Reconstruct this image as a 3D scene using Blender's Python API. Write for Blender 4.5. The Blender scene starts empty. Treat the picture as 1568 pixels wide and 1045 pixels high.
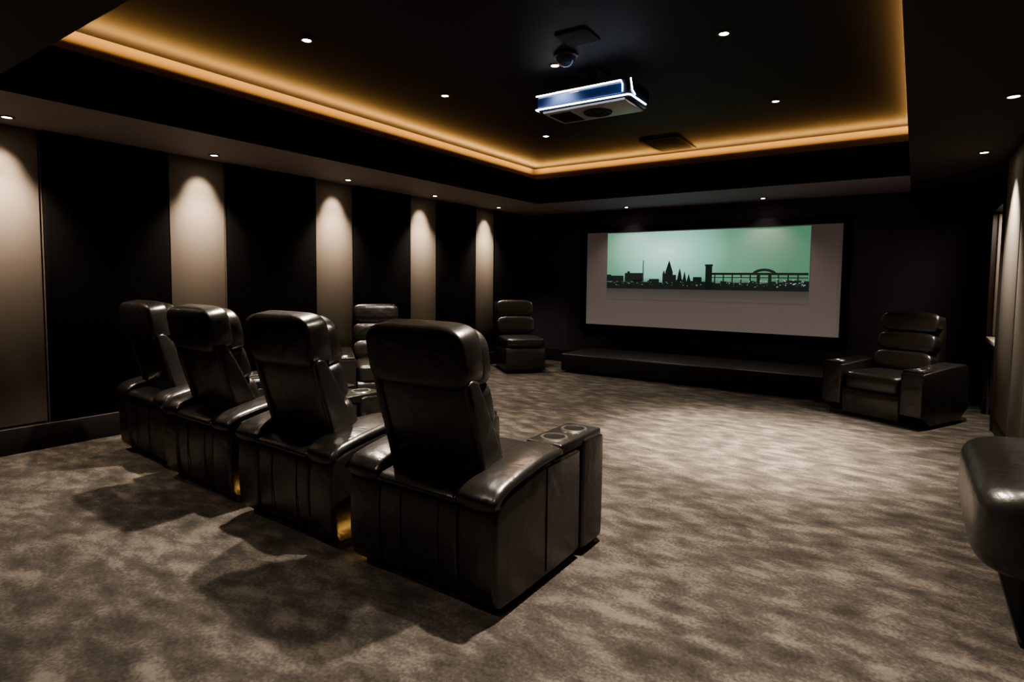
import bpy, bmesh, random
from math import *
from mathutils import Vector, Matrix, Euler
random.seed(4)
S=bpy.context.scene
COL=bpy.context.collection
# ------------------------------------------------------------ materials
def mat(name, col=(.5,.5,.5), rough=.5, metal=0, spec=.5, emit=None, estr=0, bump=0, bscale=50, var=0, vscale=3, sheen=0):
    m=bpy.data.materials.new(name); m.use_nodes=True
    nt=m.node_tree; b=nt.nodes['Principled BSDF']
    b.inputs['Base Color'].default_value=(*col,1); b.inputs['Roughness'].default_value=rough
    b.inputs['Metallic'].default_value=metal; b.inputs['Specular IOR Level'].default_value=spec
    if sheen: b.inputs['Sheen Weight'].default_value=sheen
    if emit: b.inputs['Emission Color'].default_value=(*emit,1); b.inputs['Emission Strength'].default_value=estr
    tc=nt.nodes.new('ShaderNodeTexCoord')
    if bump:
        n=nt.nodes.new('ShaderNodeTexNoise'); n.inputs['Scale'].default_value=bscale; n.inputs['Detail'].default_value=4
        nt.links.new(tc.outputs['Object'],n.inputs['Vector'])
        bp=nt.nodes.new('ShaderNodeBump'); bp.inputs['Strength'].default_value=bump; bp.inputs['Distance'].default_value=.01
        nt.links.new(n.outputs['Fac'],bp.inputs['Height']); nt.links.new(bp.outputs[0],b.inputs['Normal'])
    if var:
        n=nt.nodes.new('ShaderNodeTexNoise'); n.inputs['Scale'].default_value=vscale; n.inputs['Detail'].default_value=3
        nt.links.new(tc.outputs['Object'],n.inputs['Vector'])
        mx=nt.nodes.new('ShaderNodeMix'); mx.data_type='RGBA'
        mx.inputs[6].default_value=(*[c*(1-var) for c in col],1); mx.inputs[7].default_value=(*[c*(1+var) for c in col],1)
        nt.links.new(n.outputs['Fac'],mx.inputs[0]); nt.links.new(mx.outputs[2],b.inputs['Base Color'])
    return m
M_leather=mat('leather_black',(.0115,.0107,.0102),.31,0,1.0,bump=.06,bscale=140,var=.25,vscale=8)
def leather_wrinkle(m):
    nt=m.node_tree; bp=[n for n in nt.nodes if n.type=='BUMP'][0]; tc=[n for n in nt.nodes if n.type=='TEX_COORD'][0]
    n=nt.nodes.new('ShaderNodeTexNoise'); n.inputs['Scale'].default_value=7; n.inputs['Detail'].default_value=3; n.inputs['Distortion'].default_value=.6
    nt.links.new(tc.outputs['Object'],n.inputs['Vector'])
    b2=nt.nodes.new('ShaderNodeBump'); b2.inputs['Strength'].default_value=.35; b2.inputs['Distance'].default_value=.02
    nt.links.new(n.outputs['Fac'],b2.inputs['Height']); nt.links.new(b2.outputs[0],bp.inputs['Normal'])
leather_wrinkle(M_leather)
M_seam=mat('leather_piping',(.03,.027,.024),.4)
M_plastic=mat('console_plastic',(.010,.010,.010),.35)
M_chrome=mat('cup_ring_steel',(.6,.59,.57),.3,1)
M_cupin=mat('cup_hole_shade',(.006,.006,.006),.8,0,.1)  # flat black disc, its colour stands for the shade of a deep hole
M_base=mat('chair_base_black',(.006,.006,.006),.8)
M_black=mat('fabric_panel_black',(.0055,.0054,.0056),.9,0,.1,bump=.3,bscale=300,var=.15,vscale=2)
M_taupe=mat('fabric_panel_taupe',(.175,.153,.131),.85,0,.2,bump=.2,bscale=250,var=.05,vscale=2)
M_front=mat('front_wall_paint',(.042,.034,.050),.7,0,.3,var=.1,vscale=2)
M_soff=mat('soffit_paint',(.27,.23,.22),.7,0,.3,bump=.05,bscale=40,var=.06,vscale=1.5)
M_sofff=mat('soffit_front_purple_lit',(.28,.23,.29),.7,0,.3,bump=.05,bscale=40,var=.06,vscale=1.5)  # purple light on the front soffit is mixed into its base colour
M_soffd=mat('soffit_paint_shaded',(.05,.043,.041),.7,0,.3,bump=.05,bscale=40,var=.06,vscale=1.5)  # same soffit paint with shade in the colour, right and back sides
M_fascia=mat('fascia_black',(.008,.0075,.008),.75,0,.3)
M_ceil=mat('ceiling_black',(.0085,.0085,.0135),.6,0,.3,bump=.05,bscale=60,var=.1,vscale=1.5)
M_cove=mat('cove_paint',(.20,.17,.13),.8,0,.2)
M_base_b=mat('baseboard_black',(.014,.012,.011),.5)
M_frame=mat('screen_frame_velvet',(.002,.002,.0025),.9,0,.1)
M_trimring=mat('downlight_trim',(.05,.048,.045),.4,.6)
M_lens=mat('downlight_lens',(1,1,1),.5,emit=(1,.82,.6),estr=45)
M_lensA=mat('downlight_lens_amber',(1,1,1),.5,emit=(1,.5,.25),estr=30)
M_proj=mat('projector_dark',(.02,.024,.035),.25)
M_projb=mat('projector_blue_glass',(.02,.045,.14),.12,emit=(.03,.07,.22),estr=.2)
M_projs=mat('projector_silver',(.45,.43,.42),.35,.3)
M_led=mat('projector_led_strip',(1,1,1),.5,emit=(.7,.82,1),estr=11)
M_dome=mat('dome_glass',(.05,.09,.2),.08,.2)
M_grille=mat('grille_black',(.012,.012,.013),.5)
M_right=mat('panel_grey',(.2,.18,.16),.7,0,.3,var=.05,vscale=3)
M_counter=mat('counter_stone',(.4,.37,.33),.3)
M_amber=mat('floor_led_amber',(1,1,1),.5,emit=(1,.55,.15),estr=22)

# carpet
def carpet():
    m=bpy.data.materials.new('carpet_mottled'); m.use_nodes=True; nt=m.node_tree; N=nt.nodes; L=nt.links
    b=N['Principled BSDF']; b.inputs['Roughness'].default_value=.95; b.inputs['Specular IOR Level'].default_value=.1
    b.inputs['Sheen Weight'].default_value=.05
    tc=N.new('ShaderNodeTexCoord')
    def noise(rot,scl,sc,det=3,dist=.6):
        mp=N.new('ShaderNodeMapping'); mp.inputs['Rotation'].default_value=(0,0,rot); mp.inputs['Scale'].default_value=scl
        L.new(tc.outputs['Object'],mp.inputs[0]); n=N.new('ShaderNodeTexNoise'); n.inputs['Scale'].default_value=sc
        n.inputs['Detail'].default_value=det; n.inputs['Distortion'].default_value=dist; L.new(mp.outputs[0],n.inputs['Vector']); return n.outputs['Fac']
    def math_(op,a,bb):
        n=N.new('ShaderNodeMath'); n.operation=op
        for i,v in enumerate((a,bb)):
            if isinstance(v,(int,float)): n.inputs[i].default_value=v
            else: L.new(v,n.inputs[i])
        return n.outputs[0]
    a=noise(radians(40),(1,1.8,1),4.6,4,.3); c=noise(radians(-50),(1,2.0,1),6.5,4,.3); d=noise(0,(1,1,1),1.1,2,.3); e=noise(.4,(1,1,1),70,5,.2)
    s=math_('ADD',math_('MULTIPLY',a,.33),math_('MULTIPLY',c,.29)); s=math_('ADD',s,math_('MULTIPLY',d,.15)); s=math_('ADD',s,math_('MULTIPLY',e,.23))
    r=N.new('ShaderNodeValToRGB'); L.new(s,r.inputs[0]); cr=r.color_ramp
    cr.elements[0].position=.405; cr.elements[0].color=(.027,.0238,.021,1)
    cr.elements[1].position=.605; cr.elements[1].color=(.128,.113,.100,1)
    x=cr.elements.new(.5); x.color=(.056,.0495,.044,1)
    L.new(r.outputs[0],b.inputs['Base Color'])
    f=noise(0,(1,1,1),260,2,0)
    h=math_('ADD',math_('MULTIPLY',f,.7),math_('MULTIPLY',s,.8))
    bp=N.new('ShaderNodeBump'); bp.inputs['Strength'].default_value=.55; bp.inputs['Distance'].default_value=.02
    L.new(h,bp.inputs['Height']); L.new(bp.outputs[0],b.inputs['Normal'])
    return m
M_carpet=carpet()

# ------------------------------------------------------------ mesh helpers
def add(name,bm,m,parent=None,smooth=True,loc=None,rot=None):
    me=bpy.data.meshes.new(name)
    bmesh.ops.recalc_face_normals(bm,faces=bm.faces[:])
    if smooth:
        for f in bm.faces: f.smooth=True
    bm.to_mesh(me); bm.free()
    o=bpy.data.objects.new(name,me); COL.objects.link(o)
    for mm in (m if isinstance(m,(list,tuple)) else [m]): me.materials.append(mm)
    if smooth:
        try: me.set_sharp_from_angle(angle=radians(40))
        except Exception: pass
    if parent: o.parent=parent
    if loc: o.location=loc
    if rot: o.rotation_euler=rot
    return o
def box_bm(bm,x0,x1,y0,y1,z0,z1,bev=0,seg=3,mi=0):
    vs=[bm.verts.new((x,y,z)) for x in (x0,x1) for y in (y0,y1) for z in (z0,z1)]
    fs=[(0,1,3,2),(4,6,7,5),(0,4,5,1),(2,3,7,6),(0,2,6,4),(1,5,7,3)]
    F=[bm.faces.new([vs[i] for i in f]) for f in fs]
    for f in F: f.material_index=mi
    if bev:
        es=list({e for f in F for e in f.edges})
        r=bmesh.ops.bevel(bm,geom=es,offset=bev,segments=seg,profile=.5,affect='EDGES')
        for f in r['faces']: f.material_index=mi
def box(name,x0,x1,y0,y1,z0,z1,m,parent=None,bev=0,seg=3):
    bm=bmesh.new(); box_bm(bm,x0,x1,y0,y1,z0,z1,bev,seg); return add(name,bm,m,parent,smooth=bev>0)
def smoothpoly(pts,it=2):
    for _ in range(it):
        q=[]
        n=len(pts)
        for i in range(n):
            a=pts[i]; b=pts[(i+1)%n]
            q.append((a[0]*.8+b[0]*.2,a[1]*.8+b[1]*.2)); q.append((a[0]*.2+b[0]*.8,a[1]*.2+b[1]*.8))
        pts=q
    return pts
def prism_bm(bm,prof,x0,x1,bev=.02,seg=4,crown=0):
    n=len(prof)
    area=sum(prof[i][0]*prof[(i+1)%n][1]-prof[(i+1)%n][0]*prof[i][1] for i in range(n))
    sgn=1 if area>0 else -1
    def inset(d):
        out=[]
        for i in range(n):
            a=Vector(prof[i-1]); b=Vector(prof[i]); c=Vector(prof[(i+1)%n])
            t=(c-a)
            if t.length<1e-9: t=Vector((1,0))
            t.normalize(); nrm=Vector((t.y,-t.x))
            out.append(b-nrm*d*sgn)
        return out
    rr=[(x0+bev*(1-cos(pi/2*k/seg)), bev*(1-sin(pi/2*k/seg))) for k in range(seg+1)]
    mid=[]
    if crown:
        for k in range(1,6):
            u=k/6; mid.append((x0+bev+(x1-x0-2*bev)*u, -crown*sin(pi*u)))
    rr2=[(x1-bev*(1-cos(pi/2*k/seg)), bev*(1-sin(pi/2*k/seg))) for k in range(seg,-1,-1)]
    V=[]
    for x,d in rr+mid+rr2:
        V.append([bm.verts.new((x,p[0],p[1])) for p in inset(d)])
    for a,b in zip(V[:-1],V[1:]):
        for i in range(n):
            j=(i+1)%n
            bm.faces.new((a[i],a[j],b[j],b[i]))
    bm.faces.new(V[0]); bm.faces.new(list(reversed(V[-1])))
def prism(name,prof,x0,x1,m,parent=None,bev=.02,seg=4,sm=2,crown=0):
    bm=bmesh.new(); prism_bm(bm,smoothpoly(prof,sm) if sm else prof,x0,x1,bev,seg,crown); return add(name,bm,m,parent)
def sp(v,e): return (1 if v>=0 else -1)*abs(v)**e
def cushion_bm(bm,size,c,rx=0,e1=.35,e2=.3,nu=40,nv=24,rz=0):
    R=Euler((rx,0,rz)).to_matrix(); a,b,h=[s/2 for s in size]
    rows=[]
    for j in range(nv+1):
        th=-pi/2+pi*j/nv
        if j in (0,nv):
            rows.append([bm.verts.new(Vector(c)+R@Vector((0,0,h*(1 if j else -1))))]); continue
        row=[]
        for i in range(nu):
            ph=2*pi*i/nu
            x=a*sp(cos(th),e1)*sp(cos(ph),e2); y=b*sp(cos(th),e1)*sp(sin(ph),e2); z=h*sp(sin(th),e1)
            row.append(bm.verts.new(Vector(c)+R@Vector((x,y,z))))
        rows.append(row)
    for j in range(nv):
        A,B=rows[j],rows[j+1]
        for i in range(nu):
            k=(i+1)%nu
            if len(A)==1: bm.faces.new((A[0],B[k],B[i]))
            elif len(B)==1: bm.faces.new((A[i],A[k],B[0]))
            else: bm.faces.new((A[i],A[k],B[k],B[i]))
def cushion(name,size,c,m,parent=None,rx=0,e1=.35,e2=.3,rz=0):
    bm=bmesh.new(); cushion_bm(bm,size,c,rx,e1,e2,rz=rz); return add(name,bm,m,parent)
def tube(name,pts,r,m,parent=None,cyc=False):
    cu=bpy.data.curves.new(name,'CURVE'); cu.dimensions='3D'; cu.bevel_depth=r; cu.bevel_resolution=2
    s=cu.splines.new('POLY'); s.points.add(len(pts)-1); s.use_cyclic_u=cyc
    for p,q in zip(s.points,pts): p.co=(*q,1)
    cu.materials.append(m); o=bpy.data.objects.new(name,cu); COL.objects.link(o)
    if parent: o.parent=parent
    return o
def lathe_bm(bm,prof,c,n=32,mi=0):
    V=[[bm.verts.new((c[0]+r*cos(2*pi*i/n),c[1]+r*sin(2*pi*i/n),c[2]+z)) for i in range(n)] for r,z in prof]
    for a,b in zip(V[:-1],V[1:]):
        for i in range(n):
            f=bm.faces.new((a[i],a[(i+1)%n],b[(i+1)%n],b[i])); f.material_index=mi
    return V
def empty(name,loc,rz=0):
    e=bpy.data.objects.new(name,None); COL.objects.link(e); e.location=loc; e.rotation_euler=(0,0,rz); e.empty_display_size=.2; return e

# ------------------------------------------------------------ room
XL=-5.383; YF=8.212; HS=2.366; ZL=2.72; ZC=2.88
TX0,TX1,TY0,TY1=-4.402,-.088,1.08,6.992
YB=-1.4; XR=.64; XRN=1.9; YR=4.95; AY0=6.72; AY1=7.5
box('floor',XL-.2,XRN+.2,YB-.2,YF+.2,-.1,0,M_carpet)
box('wall_left',XL-.2,XL,YB-.2,YF+.2,0,3.1,M_taupe)
box('wall_front',XL,XRN+.2,YF,YF+.2,0,3.1,M_front)
box('wall_back',XL,XRN+.2,YB-.2,YB,0,3.1,M_taupe)
box('wall_right',XRN,XRN+.2,YB,YF,0,3.1,M_taupe)
bm=bmesh.new()
box_bm(bm,XR,XRN,YR,AY0,0,HS); box_bm(bm,XR,XRN,AY1,YF,0,HS); box_bm(bm,1.0,XRN,AY0,AY1,0,HS); box_bm(bm,XR,1.0,AY0,AY1,2.02,HS)
add('wall_right_alcove',bm,M_front,smooth=False)
box('ceiling',XL-.2,XRN+.2,YB-.2,YF+.2,ZC,ZC+.15,M_ceil)
def soff(n,x0,x1,y0,y1,m):
    bm=bmesh.new(); box_bm(bm,x0,x1,y0,y1,HS,ZL)
    for f in bm.faces:
        f.material_index=0 if f.calc_center_median().z<HS+.01 else 1
    add(n,bm,[m,M_fascia],smooth=False)
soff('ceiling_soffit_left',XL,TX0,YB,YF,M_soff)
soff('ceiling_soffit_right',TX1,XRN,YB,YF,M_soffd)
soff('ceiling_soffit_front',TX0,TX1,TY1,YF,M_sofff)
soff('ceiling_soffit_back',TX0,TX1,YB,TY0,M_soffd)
t=.022
bm=bmesh.new()
box_bm(bm,TX0-.001,TX0+t,TY0,TY1,ZL-.022,ZL+.008); box_bm(bm,TX1-t,TX1+.001,TY0,TY1,ZL-.022,ZL+.008)
box_bm(bm,TX0+t,TX1-t,TY1-t,TY1+.001,ZL-.022,ZL+.008); box_bm(bm,TX0+t,TX1-t,TY0-.001,TY0+t,ZL-.022,ZL+.008)
add('trim_cove_lip',bm,mat('cove_lip_bronze',(.20,.12,.05),.5),smooth=False)
w=.15
bm=bmesh.new()
box_bm(bm,TX0-w-.02,TX0-w,TY0-w,TY1+w,ZL,ZC); box_bm(bm,TX1+w,TX1+w+.02,TY0-w,TY1+w,ZL,ZC)
box_bm(bm,TX0-w,TX1+w,TY1+w,TY1+w+.02,ZL,ZC); box_bm(bm,TX0-w,TX1+w,TY0-w-.02,TY0-w,ZL,ZC)
add('trim_cove_back',bm,M_cove,smooth=False)
i=0
for y0,y1 in [(-1.3,.85),(1.64,2.52),(3.05,4.03),(4.56,5.47),(5.99,6.82),(7.31,8.2)]:
    box('trim_acoustic_panel_%d'%(i+1),XL-.005,XL+.05,y0,y1,.19,HS,M_black,bev=.012,seg=3); i+=1
i=0
for y0,y1 in [(.87,1.62),(2.54,3.03),(4.05,4.54),(5.49,5.97),(6.84,7.29)]:
    box('trim_taupe_panel_%d'%(i+1),XL-.005,XL+.02,y0,y1,.2,HS,M_taupe,bev=.006,seg=2); i+=1
box('baseboard_left',XL,XL+.06,YB,YF,0,.19,M_base_b,bev=.006)
box('baseboard_front',XL+.06,XR,YF-.02,YF,0,.19,M_base_b)
bm=bmesh.new(); box_bm(bm,XR-.02,XR,YR,AY0,0,.15); box_bm(bm,XR-.02,XR,AY1,YF-.02,0,.15); add('baseboard_right',bm,M_base_b,smooth=False)
box('baseboard_back',XL+.06,XRN,YB,YB+.02,0,.15,M_base_b)
al=empty('bar_alcove',(0,0,0))
box('reveal_panel',XR+.01,.99,AY1-.03,AY1-.002,.8,2.0,M_right,al,bev=.004)
box('back_panel',.975,.998,AY0+.02,AY1-.03,.8,2.0,M_right,al,bev=.004)
box('countertop',XR-.04,.99,AY0+.01,AY1-.03,.75,.79,M_counter,al,bev=.006)
box('cabinet',XR+.03,.99,AY0+.02,AY1-.04,0.001,.75,M_right,al,bev=.006)
for k in range(2): box('cabinet_door_%d'%k,XR+.018,XR+.035,AY0+.03+.36*k,AY0+.38+.36*k,.08,.73,M_right,al,bev=.004)
l=bpy.data.lights.new('alcove_fill','AREA'); l.size=.25; l.energy=14; l.color=(1,.8,.6); lo=bpy.data.objects.new('alcove_fill',l); COL.objects.link(lo); lo.parent=al; lo.location=(.8,(AY0+AY1)/2,2.0)  # added fill with no fixture, brightens the alcove jamb
for k,(a,b) in enumerate([(5.05,5.65),(5.7,AY0-.12)]):
    box('trim_grey_panel_%d'%k,XR-.025,XR+.001,a,b,.15,HS,M_right,bev=.006)
bm=bmesh.new(); box_bm(bm,XR-.035,XR+.0,AY0-.07,AY0,.0,2.10); box_bm(bm,XR-.035,XR+.0,AY1,AY1+.07,.0,2.10); box_bm(bm,XR-.035,XR+.0,AY0,AY1,2.02,2.10)
add('trim_alcove_frame',bm,M_base_b,smooth=False)

# ------------------------------------------------------------ screen
scr=empty('projection_screen',(0,YF,0))
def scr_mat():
    m=bpy.data.materials.new('screen_grey_glow'); m.use_nodes=True; nt=m.node_tree; b=nt.nodes['Principled BSDF']
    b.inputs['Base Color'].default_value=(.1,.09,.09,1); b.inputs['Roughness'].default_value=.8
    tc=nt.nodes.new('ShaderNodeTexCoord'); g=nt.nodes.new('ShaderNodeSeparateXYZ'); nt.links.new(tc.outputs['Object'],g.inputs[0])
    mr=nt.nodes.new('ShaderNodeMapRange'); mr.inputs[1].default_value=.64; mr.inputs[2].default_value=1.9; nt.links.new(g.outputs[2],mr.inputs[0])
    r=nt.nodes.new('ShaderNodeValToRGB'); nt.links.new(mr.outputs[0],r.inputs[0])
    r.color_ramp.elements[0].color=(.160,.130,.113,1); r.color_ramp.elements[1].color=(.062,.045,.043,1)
    nt.links.new(r.outputs[0],b.inputs['Emission Color']); b.inputs['Emission Strength'].default_value=.64  # emission paints light onto the blank screen, stronger towards the bottom
    return m
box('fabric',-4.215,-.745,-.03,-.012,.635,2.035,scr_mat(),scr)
bm=bmesh.new()
for a in [(-4.31,-4.215,.54,2.105),(-.745,-.65,.54,2.105),(-4.215,-.745,.54,.635),(-4.215,-.745,2.035,2.105)]:
    box_bm(bm,a[0],a[1],-.06,0,a[2],a[3])
add('frame',bm,M_frame,scr,smooth=False)
def pic_mat():
    m=bpy.data.materials.new('picture_sky'); m.use_nodes=True; nt=m.node_tree; N=nt.nodes; L=nt.links; b=N['Principled BSDF']
    b.inputs['Base Color'].default_value=(.04,.036,.036,1); b.inputs['Roughness'].default_value=.8
    tc=N.new('ShaderNodeTexCoord'); mp=N.new('ShaderNodeMapping'); mp.inputs['Location'].default_value=(2.95*.6,0,-1.74)
    mp.inputs['Scale'].default_value=(.6,0,1); L.new(tc.outputs['Object'],mp.inputs[0])
    ln=N.new('ShaderNodeVectorMath'); ln.operation='LENGTH'; L.new(mp.outputs[0],ln.inputs[0])
    r=N.new('ShaderNodeValToRGB'); L.new(ln.outputs['Value'],r.inputs[0]); c=r.color_ramp
    c.elements[0].position=0; c.elements[0].color=(.68,1.0,.92,1)
    c.elements[1].position=1; c.elements[1].color=(.08,.22,.13,1)
    x=c.elements.new(.25); x.color=(.34,.72,.56,1); x=c.elements.new(.55); x.color=(.14,.34,.22,1)
    g=N.new('ShaderNodeSeparateXYZ'); L.new(tc.outputs['Object'],g.inputs[0])
    r2=N.new('ShaderNodeMapRange'); r2.inputs[1].default_value=1.22; r2.inputs[2].default_value=1.36; L.new(g.outputs[2],r2.inputs[0])
    wt=N.new('ShaderNodeValToRGB'); r3=N.new('ShaderNodeMapRange'); r3.inputs[1].default_value=1.04; r3.inputs[2].default_value=1.24; L.new(g.outputs[2],r3.inputs[0]); L.new(r3.outputs[0],wt.inputs[0])
    wt.color_ramp.elements[0].color=(.095,.076,.069,1); wt.color_ramp.elements[1].color=(.032,.038,.035,1)
    mx=N.new('ShaderNodeMix'); mx.data_type='RGBA'; L.new(wt.outputs[0],mx.inputs[6]); L.new(r2.outputs[0],mx.inputs[0]); L.new(r.outputs[0],mx.inputs[7])
    L.new(mx.outputs[2],b.inputs['Emission Color']); b.inputs['Emission Strength'].default_value=1.0
    return m
box('picture',-3.87,-1.10,-.034,-.0305,1.04,2.02,pic_mat(),scr)
M_sil=mat('picture_silhouette',(.004,.006,.005),.9,emit=(.010,.015,.013),estr=1)
M_pl=mat('picture_lights',(.1,.1,.1),.9,emit=(.5,.62,.55),estr=1)
bm=bmesh.new()
def poly(pts,y=-.0355):
    bm.faces.new([bm.verts.new((p[0],y,p[1])) for p in pts])
def rect(x0,x1,z0,z1,y=-.0355): poly([(x0,z0),(x1,z0),(x1,z1),(x0,z1)],y)
x=-3.87; top=[]
while x<-1.10:
    w_=random.uniform(.03,.10); h=random.uniform(1.285,1.335); top+= [(x,h),(min(x+w_,-1.10),h)]; x+=w_
poly([(-3.87,1.195)]+[(-1.10,1.195)]+top[::-1])
rect(-3.87,-3.80,1.30,1.40); rect(-3.80,-3.60,1.30,1.385,-.0357); rect(-3.58,-3.30,1.30,1.425); rect(-3.54,-3.50,1.40,1.45,-.0357)
rect(-3.299,-3.286,1.30,1.61,-.0357)
rect(-3.2,-3.05,1.28,1.34,-.0357)
rect(-2.96,-2.85,1.28,1.44); poly([(-2.96,1.44),(-2.85,1.44),(-2.905,1.61)]); rect(-3.0,-2.96,1.28,1.41,-.0357); poly([(-3.0,1.41),(-2.96,1.41),(-2.982,1.47)])
rect(-2.86,-2.80,1.28,1.40,-.0357); poly([(-2.79,1.3),(-2.71,1.3),(-2.73,1.42),(-2.75,1.50),(-2.77,1.42)]); poly([(-2.71,1.3),(-2.65,1.3),(-2.68,1.46)]); poly([(-2.65,1.3),(-2.59,1.3),(-2.62,1.42)])
rect(-2.56,-2.44,1.28,1.37,-.0357)
rect(-2.39,-2.30,1.20,1.54); rect(-2.40,-2.29,1.52,1.545,-.0357)
rect(-2.30,-1.11,1.40,1.43,-.0358); rect(-2.30,-1.11,1.36,1.372,-.0358)
x=-2.27
while x<-1.12:
    rect(x,x+.016,1.22,1.41,-.0359); x+=.115
n=16
o_=[( -1.63+.155*cos(pi*k/n),1.40+.085*sin(pi*k/n)) for k in range(n+1)]; i_=[(-1.63+.11*cos(pi*k/n),1.40+.052*sin(pi*k/n)) for k in range(n+1)]
for k in range(n): poly([o_[k],o_[k+1],i_[k+1],i_[k]],-.036)
rect(-1.72,-1.69,1.22,1.41,-.0361); rect(-1.57,-1.54,1.22,1.41,-.0361)
add('picture_skyline',bm,M_sil,scr,smooth=False)
bm=bmesh.new()
for k in range(60):
    x=random.uniform(-3.84,-1.14); z=random.uniform(1.235,1.30); s_=random.uniform(.004,.009)
    rect(x,x+s_*1.6,z,z+s_*.7,-.0365)
for k in range(22):
    x=random.uniform(-1.95,-1.13); z=random.uniform(1.26,1.35); s_=random.uniform(.005,.010)
    rect(x,x+s_*2.4,z,z+s_*.8,-.0366)
add('picture_city_lights',bm,M_pl,scr,smooth=False)

be=empty('low_leather_bench',(0,0,0))
box('plinth',-4.05,-.55,7.27,8.18,0.0005,.06,M_base,be)
box('bench_body',-4.11,-.50,7.22,8.185,.03,.27,mat('bench_vinyl_black',(.010,.009,.010),.5,0,.4,bump=.05,bscale=100),be,bev=.022,seg=4)
for x in (-2.94,-1.77): tube('bench_seam',[(x,7.219,.05),(x,7.219,.25),(x,7.235,.271),(x,8.15,.271)],.002,M_base_b,be)
spk=empty('wall_speaker',(-5.12,YF-.16,2.02),radians(0))
box('cabinet',-.13,.13,-.05,.159,-.085,.085,M_grille,spk,bev=.012)
bm=bmesh.new(); lathe_bm(bm,[(.001,.0),(.02,.01),(.045,.0),(.055,-.006),(.06,0)],(0,0,0)); o=add('driver',bm,M_base,spk); o.rotation_euler=(pi/2,0,0); o.location=(0,-.056,0)

# ------------------------------------------------------------ lights / downlights
WARM=(1,.86,.70); WALLC=(1,.81,.62)
def spot(o,energy,ang,blend,col,rot=(0,0,0),loc=(0,0,-.03)):
    l=bpy.data.lights.new('downlight_lamp','SPOT'); l.energy=energy; l.spot_size=radians(ang); l.spot_blend=blend; l.color=col; l.shadow_soft_size=.035
    lo=bpy.data.objects.new('downlight_lamp',l); COL.objects.link(lo); lo.parent=o; lo.location=loc; lo.rotation_euler=rot
def downlight(x,y,z,energy,ang=75,blend=.6,col=WARM,lens=None,r=.029,wash=0,tilt=0):
    bm=bmesh.new()
    lathe_bm(bm,[(r*.98,-.004),(r*1.05,-.008),(r*1.5,-.006),(r*1.55,.0)],(0,0,0),24,0)
    V=lathe_bm(bm,[(r,-.004),(r*.5,-.003)],(0,0,0),24,1); f=bm.faces.new(V[1]); f.material_index=1
    o=add('recessed_downlight',bm,[M_trimring,lens or M_lens],loc=(x,y,z))
    spot(o,energy,ang,blend,col,(radians(tilt),0,0))
    if wash: spot(o,wash,50,.75,col,(0,radians(37),0))
    return o
for y in (-.1,1.38,2.80,4.27,5.66,7.05): downlight(-5.10,y,HS,175,90,.9,WALLC,wash=46)
downlight(-3.47,7.93,HS,60,110,.8); downlight(-1.63,7.93,HS,60,110,.8)
for y,e in ((1.0,70),(2.7,90),(4.37,130),(6.07,300)): downlight(.41,y,HS,e,85,.8)
for y,e in ((2.51,950),(3.9,450),(5.57,400)): downlight(-3.4,y,ZC,e,92,1)
downlight(-1.07,2.51,ZC,1000,92,1)
downlight(-1.07,3.9,ZC,2500,56,1,tilt=20); downlight(-1.07,5.57,ZC,1700,60,1,tilt=-13)
downlight(-2.25,3.80,ZC,100,100,.8,(1,.6,.35),M_lensA)
for x in (-3.6,-2.0,-.6): downlight(x,.1,HS,150,100,.9)
def area(name,loc,sx,sy,rot,e,col):
    l=bpy.data.lights.new(name,'AREA'); l.shape='RECTANGLE'; l.size=sx; l.size_y=sy; l.energy=e; l.color=col
    o=bpy.data.objects.new(name,l); COL.objects.link(o); o.location=loc; o.rotation_euler=rot; return o
AMB=(1,.52,.15); zz=ZL+.075; k=.035
ly=TY1-TY0+.1; lx=TX1-TX0+.1
area('cove_led_left',(TX0-k,(TY0+TY1)/2,zz),.03,ly,(pi,0,0),62,AMB)
area('cove_led_right',(TX1+k,(TY0+TY1)/2,zz),.03,ly,(pi,0,0),62,AMB)
area('cove_led_front',((TX0+TX1)/2,TY1+k,zz),lx,.03,(pi,0,0),45,AMB)
area('cove_led_back',((TX0+TX1)/2,TY0-k,zz),lx,.03,(pi,0,0),45,AMB)

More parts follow.
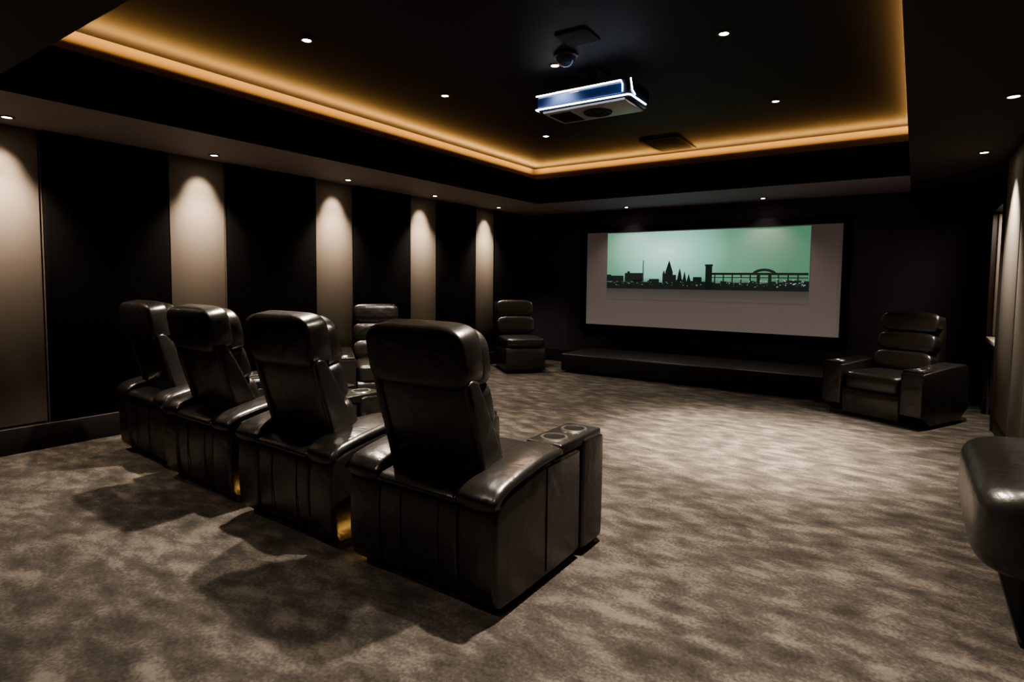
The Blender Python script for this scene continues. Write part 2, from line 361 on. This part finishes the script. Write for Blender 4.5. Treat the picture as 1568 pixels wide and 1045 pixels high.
# ------------------------------------------------------------ theatre recliner
def recliner_meshes(P):
    for s,nm in ((-1,'left'),(1,'right')):
        x0,x1=(.215,.415) if s>0 else (-.415,-.215)
        prism('arm_body_'+nm,[(.05,.03),(.01,.06),(-.002,.16),(-.005,.30),(.005,.43),(.04,.475),(.30,.525),(.50,.53),(.67,.53),(.68,.50),(.68,.07),(.67,.03)],x0+.006,x1-.006,M_leather,P,bev=.022,sm=1)
        prism('arm_pad_'+nm,[(-.012,.43),(-.012,.475),(.03,.515),(.16,.545),(.34,.572),(.50,.574),(.505,.53),(.30,.515),(.10,.485),(.02,.45)],x0-.004,x1+.004,M_leather,P,bev=.03,seg=5,sm=2,crown=.008)
        prism('arm_console_'+nm,[(.69,.03),(.88,.03),(.90,.06),(.905,.50),(.89,.555),(.70,.565),(.69,.53),(.69,.08)],x0,x1,M_leather,P,bev=.015,sm=1)
        box('console_top_'+nm,x0+.008,x1-.008,.49,.885,.53,.578,M_plastic,P,bev=.01)
        bm=bmesh.new(); cx=(x0+x1)/2
        for cy in (.585,.775):
            lathe_bm(bm,[(.050,.002),(.052,.007),(.062,.007),(.066,.001)],(cx,cy,.577),28,0)
            V=lathe_bm(bm,[(.051,.003),(.046,.0015),(.02,.0012)],(cx,cy,.577),28,1); f=bm.faces.new(V[-1]); f.material_index=1
        add('cup_holders_'+nm,bm,[M_chrome,M_cupin],P)
        xx=x1-.004 if s>0 else x0+.004
        tube('side_seam_'+nm,[(xx,.37,.06),(xx,.37,.52)],.0025,M_seam,P)
    prism('rear_body',[(.04,.04),(.012,.10),(.0,.28),(.008,.42),(.04,.462),(.16,.47),(.20,.30),(.20,.04)],-.216,.216,M_leather,P,bev=.012,sm=2)
    for x in (-.09,.12): tube('rear_seam',[(x,.012,.06),(x,.002,.15),(x,-.001,.28),(x,.004,.40),(x,.022,.44)],.0025,M_seam,P)
    prism('rear_lip',[(-.010,.432),(-.012,.452),(.012,.472),(.10,.49),(.16,.485),(.14,.455),(.03,.435)],-.222,.222,M_leather,P,bev=.012,sm=2)
    box('underframe',-.36,.36,.06,.84,.0005,.06,M_base,P)
    box('seat_box',-.213,.213,.20,.86,.05,.33,M_leather,P,bev=.02)
    cushion('seat_cushion',(.43,.66,.17),(0,.53,.375),M_leather,P,e1=.3,e2=.22)
    prism('footrest_panel',[(.86,.07),(.895,.07),(.905,.30),(.89,.42),(.86,.43)],-.208,.208,M_leather,P,bev=.015,sm=1)
    prism('back_shell',[(.165,.40),(.02,.88),(.03,.93),(.10,.93),(.27,.42)],-.245,.245,M_leather,P,bev=.022,sm=1,crown=.004)
    tube('shell_welt',[(-.238,.028,.872),(0,.022,.875),(.238,.028,.872)],.004,M_seam,P)
    for s,nm in ((-1,'left'),(1,'right')):
        x0,x1=(.232,.27) if s>0 else (-.27,-.232)
        prism('wing_'+nm,[(.145,.42),(.008,.885),(.035,.915),(.085,.90),(.30,.46),(.29,.42)],x0,x1,M_leather,P,bev=.014,sm=1)
    a=radians(17)
    cushion('lumbar_cushion',(.475,.14,.27),(0,.245,.56),M_leather,P,rx=a,e1=.45,e2=.4)
    cushion('middle_cushion',(.475,.14,.24),(0,.175,.78),M_leather,P,rx=a,e1=.45,e2=.4)
    cushion('headrest_roll',(.54,.14,.27),(0,.042,.995),M_leather,P,rx=radians(10),e1=.45,e2=.22)
    cushion('headrest_pillow',(.50,.125,.28),(0,.135,.975),M_leather,P,rx=radians(12),e1=.55,e2=.35)
def make_recliner(loc,rz,first=None):
    E=empty('theater_recliner',loc,rz)
    if first is None: recliner_meshes(E)
    else:
        for c in first.children:
            d=bpy.data.objects.new(c.name.split('.')[0],c.data); COL.objects.link(d); d.parent=E; d.location=c.location; d.rotation_euler=c.rotation_euler
    return E
c1=make_recliner((-1.655,1.72,0),0)
c2=make_recliner((-2.60,1.74,0),radians(-1),c1)
c3=make_recliner((-3.55,1.79,0),radians(-2),c1)
make_recliner((-4.45,1.88,0),radians(-3),c1)
for c in (c1,c2,c3): box('led_strip',-.400,-.386,.10,.30,.019,.029,M_amber,c)

# ------------------------------------------------------------ lounge armchairs (bolster back)
def armchair(loc,rz,arms=True,W=.93,SW=.54,name='leather_armchair',bol=((-.19,.53,.22,.17),(-.245,.72,.21,.16),(-.30,.915,.215,.17)),seat=.365):
    P=empty(name,loc,rz); D=.84; h=SW/2
    box('underframe',-W/2+.06,W/2-.06,-D/2+.08,D/2-.06,.0005,.05,M_base,P)
    if arms:
        for s,nm in ((-1,'left'),(1,'right')):
            x0,x1=(h,W/2) if s>0 else (-W/2,-h)
            prism('arm_'+nm,[(-.42,.03),(.42,.03),(.42,.50),(.37,.515),(-.30,.56),(-.41,.54)],x0,x1,M_leather,P,bev=.018,sm=1)
            box('arm_cap_'+nm,x0+.012,x1-.012,.16,.40,.49,.532,M_plastic,P,bev=.008)
            bm=bmesh.new(); lathe_bm(bm,[(.036,.002),(.038,.005),(.047,.005),(.05,.0)],((x0+x1)/2,.29,.532),24); add('cup_ring_'+nm,bm,M_chrome,P)
    else:
        h=W/2-.01
    box('base_box',-h+.002,h-.002,-.40,.38,.04,seat-.085,M_leather,P,bev=.02)
    prism('front_panel',[(.36,.05),(.405,.05),(.41,.25),(.39,seat-.075),(.36,seat-.065)],-h+.006,h-.006,M_leather,P,bev=.012,sm=1)
    cushion('seat_cushion',(2*h-.01,.62,.19 if arms else .14),(0,.11,seat),M_leather,P,e1=.35,e2=.25)
    prism('back_shell',[(-.40,.05),(-.30,.05),(-.22,.40),(-.33,.98),(-.38,.98),(-.42,.45)],-h+.005,h-.005,M_leather,P,bev=.02,sm=1)
    for k,(y,z,hh,dd) in enumerate(bol):
        cushion('back_bolster_%d'%k,(2*h-.01,dd,hh),(0,y,z),M_leather,P,rx=radians(14),e1=.55,e2=.22)
    return P
def face(dx,dy): return atan2(-dx,dy)
armchair((-.135,6.80,0),face(-.44,-.90))
armchair((-4.72,7.05,0),face(.75,-.66),arms=False,W=.60,bol=((-.21,.63,.27,.15),(-.29,.875,.26,.14)),seat=.43)
armchair((-4.62,4.25,0),face(.80,-.60),W=.9,SW=.5)

nr=empty('leather_lounge_chair',(0,0,0))
box('base',.36,1.25,2.70,3.40,.0005,.33,M_base,nr,bev=.02)
cushion('pad',(1.03,.98,.38),(.715,3.03,.445),M_leather,nr,e1=.42,e2=.26)
prism('back',[(2.6,.3),(3.5,.3),(3.5,.98),(2.6,.98)],1.15,1.38,M_leather,nr,bev=.06,sm=1)

# ------------------------------------------------------------ projector
pj=empty('ceiling_projector',(-2.095,4.10,2.60))
box('body',-.385,.385,-.18,.19,0,.14,M_proj,pj,bev=.025,seg=4)
box('blue_front_glass',-.375,.33,-.187,-.17,.03,.105,M_projb,pj,bev=.006)
tube('led_upper',[(-.384,-.19,.118),(.32,-.19,.118)],.0055,M_led,pj)
tube('led_lower',[(-.384,-.1,.016),(-.384,-.19,.016),(.375,-.19,.012),(.392,-.17,.012),(.392,.10,.010)],.0055,M_led,pj)
tube('led_corner',[(.32,-.19,.118),(.333,-.19,.09),(.333,-.19,.04)],.004,M_led,pj)
tube('led_side',[(.386,-.17,.13),(.392,-.15,.05),(.392,-.1,.03)],.004,M_led,pj)
prism('bottom_tray',[(-.16,-.018),(.18,-.018),(.185,.01),(-.165,.01)],-.34,.34,M_projs,pj,bev=.008,sm=1)
bm=bmesh.new()
V=lathe_bm(bm,[(.11,-.02),(.105,-.028),(.09,-.028),(.085,-.02),(.07,-.02),(.065,-.027),(.05,-.027),(.045,-.019),(.02,-.02)],(.05,.0,0),36); bm.faces.new(V[-1])
for k in range(10): box_bm(bm,-.30,-.12,-.12+.025*k,-.108+.025*k,-.024,-.017)
add('bottom_fan_grille',bm,M_grille,pj)
bm=bmesh.new(); lathe_bm(bm,[(.055,0),(.055,.03),(.045,.035),(.04,.01),(.001,.02)],(0,0,0)); o=add('lens',bm,M_dome,pj); o.location=(0,.19,.07); o.rotation_euler=(-pi/2,0,0)
bm=bmesh.new(); lathe_bm(bm,[(.03,.14),(.03,.27)],(0,0,0),20); box_bm(bm,-.09,.09,-.09,.09,.265,.279); add('mount_pole',bm,M_grille,pj)
dm=empty('ceiling_dome_camera',(-2.08,3.66,ZC))
bm=bmesh.new(); lathe_bm(bm,[(.085,0),(.085,-.02),(.07,-.025)],(0,0,0)); add('ring',bm,M_grille,dm)
bm=bmesh.new(); lathe_bm(bm,[(.068*cos(a_*pi/20)+.0005,-.02-.068*sin(a_*pi/20)) for a_ in range(11)],(0,0,0)); add('dome',bm,M_dome,dm)
box('ceiling_speaker_plate',-1.98,-1.76,3.33,3.55,ZC-.012,ZC,M_base,bev=.004)
vn=empty('ceiling_vent',(-2.40,6.62,ZC))
bm=bmesh.new()
for a in [(-.22,.22,-.33,-.30),(-.22,.22,.30,.33),(-.22,-.19,-.30,.30),(.19,.22,-.30,.30)]: box_bm(bm,a[0],a[1],a[2],a[3],-.014,0)
for k in range(14): box_bm(bm,-.19,.19,-.29+.043*k,-.272+.043*k,-.011,-.001)
add('grille',bm,M_base,vn,smooth=False)

# ------------------------------------------------------------ world + camera
W=bpy.data.worlds.new('World'); S.world=W; W.use_nodes=True
W.node_tree.nodes['Background'].inputs[0].default_value=(.01,.01,.012,1); W.node_tree.nodes['Background'].inputs[1].default_value=.3
cd=bpy.data.cameras.new('camera'); cam=bpy.data.objects.new('camera',cd); COL.objects.link(cam)
cam.location=(0,0,1.3); cam.rotation_euler=(1.5077,-.01046,.60247)
cd.sensor_width=36; cd.lens=896.484/1568*36; cd.shift_y=-36.614/1568; cd.clip_start=.02
S.camera=cam
S.view_settings.view_transform='AgX'
try: S.view_settings.look='AgX - Medium High Contrast'
except Exception: pass
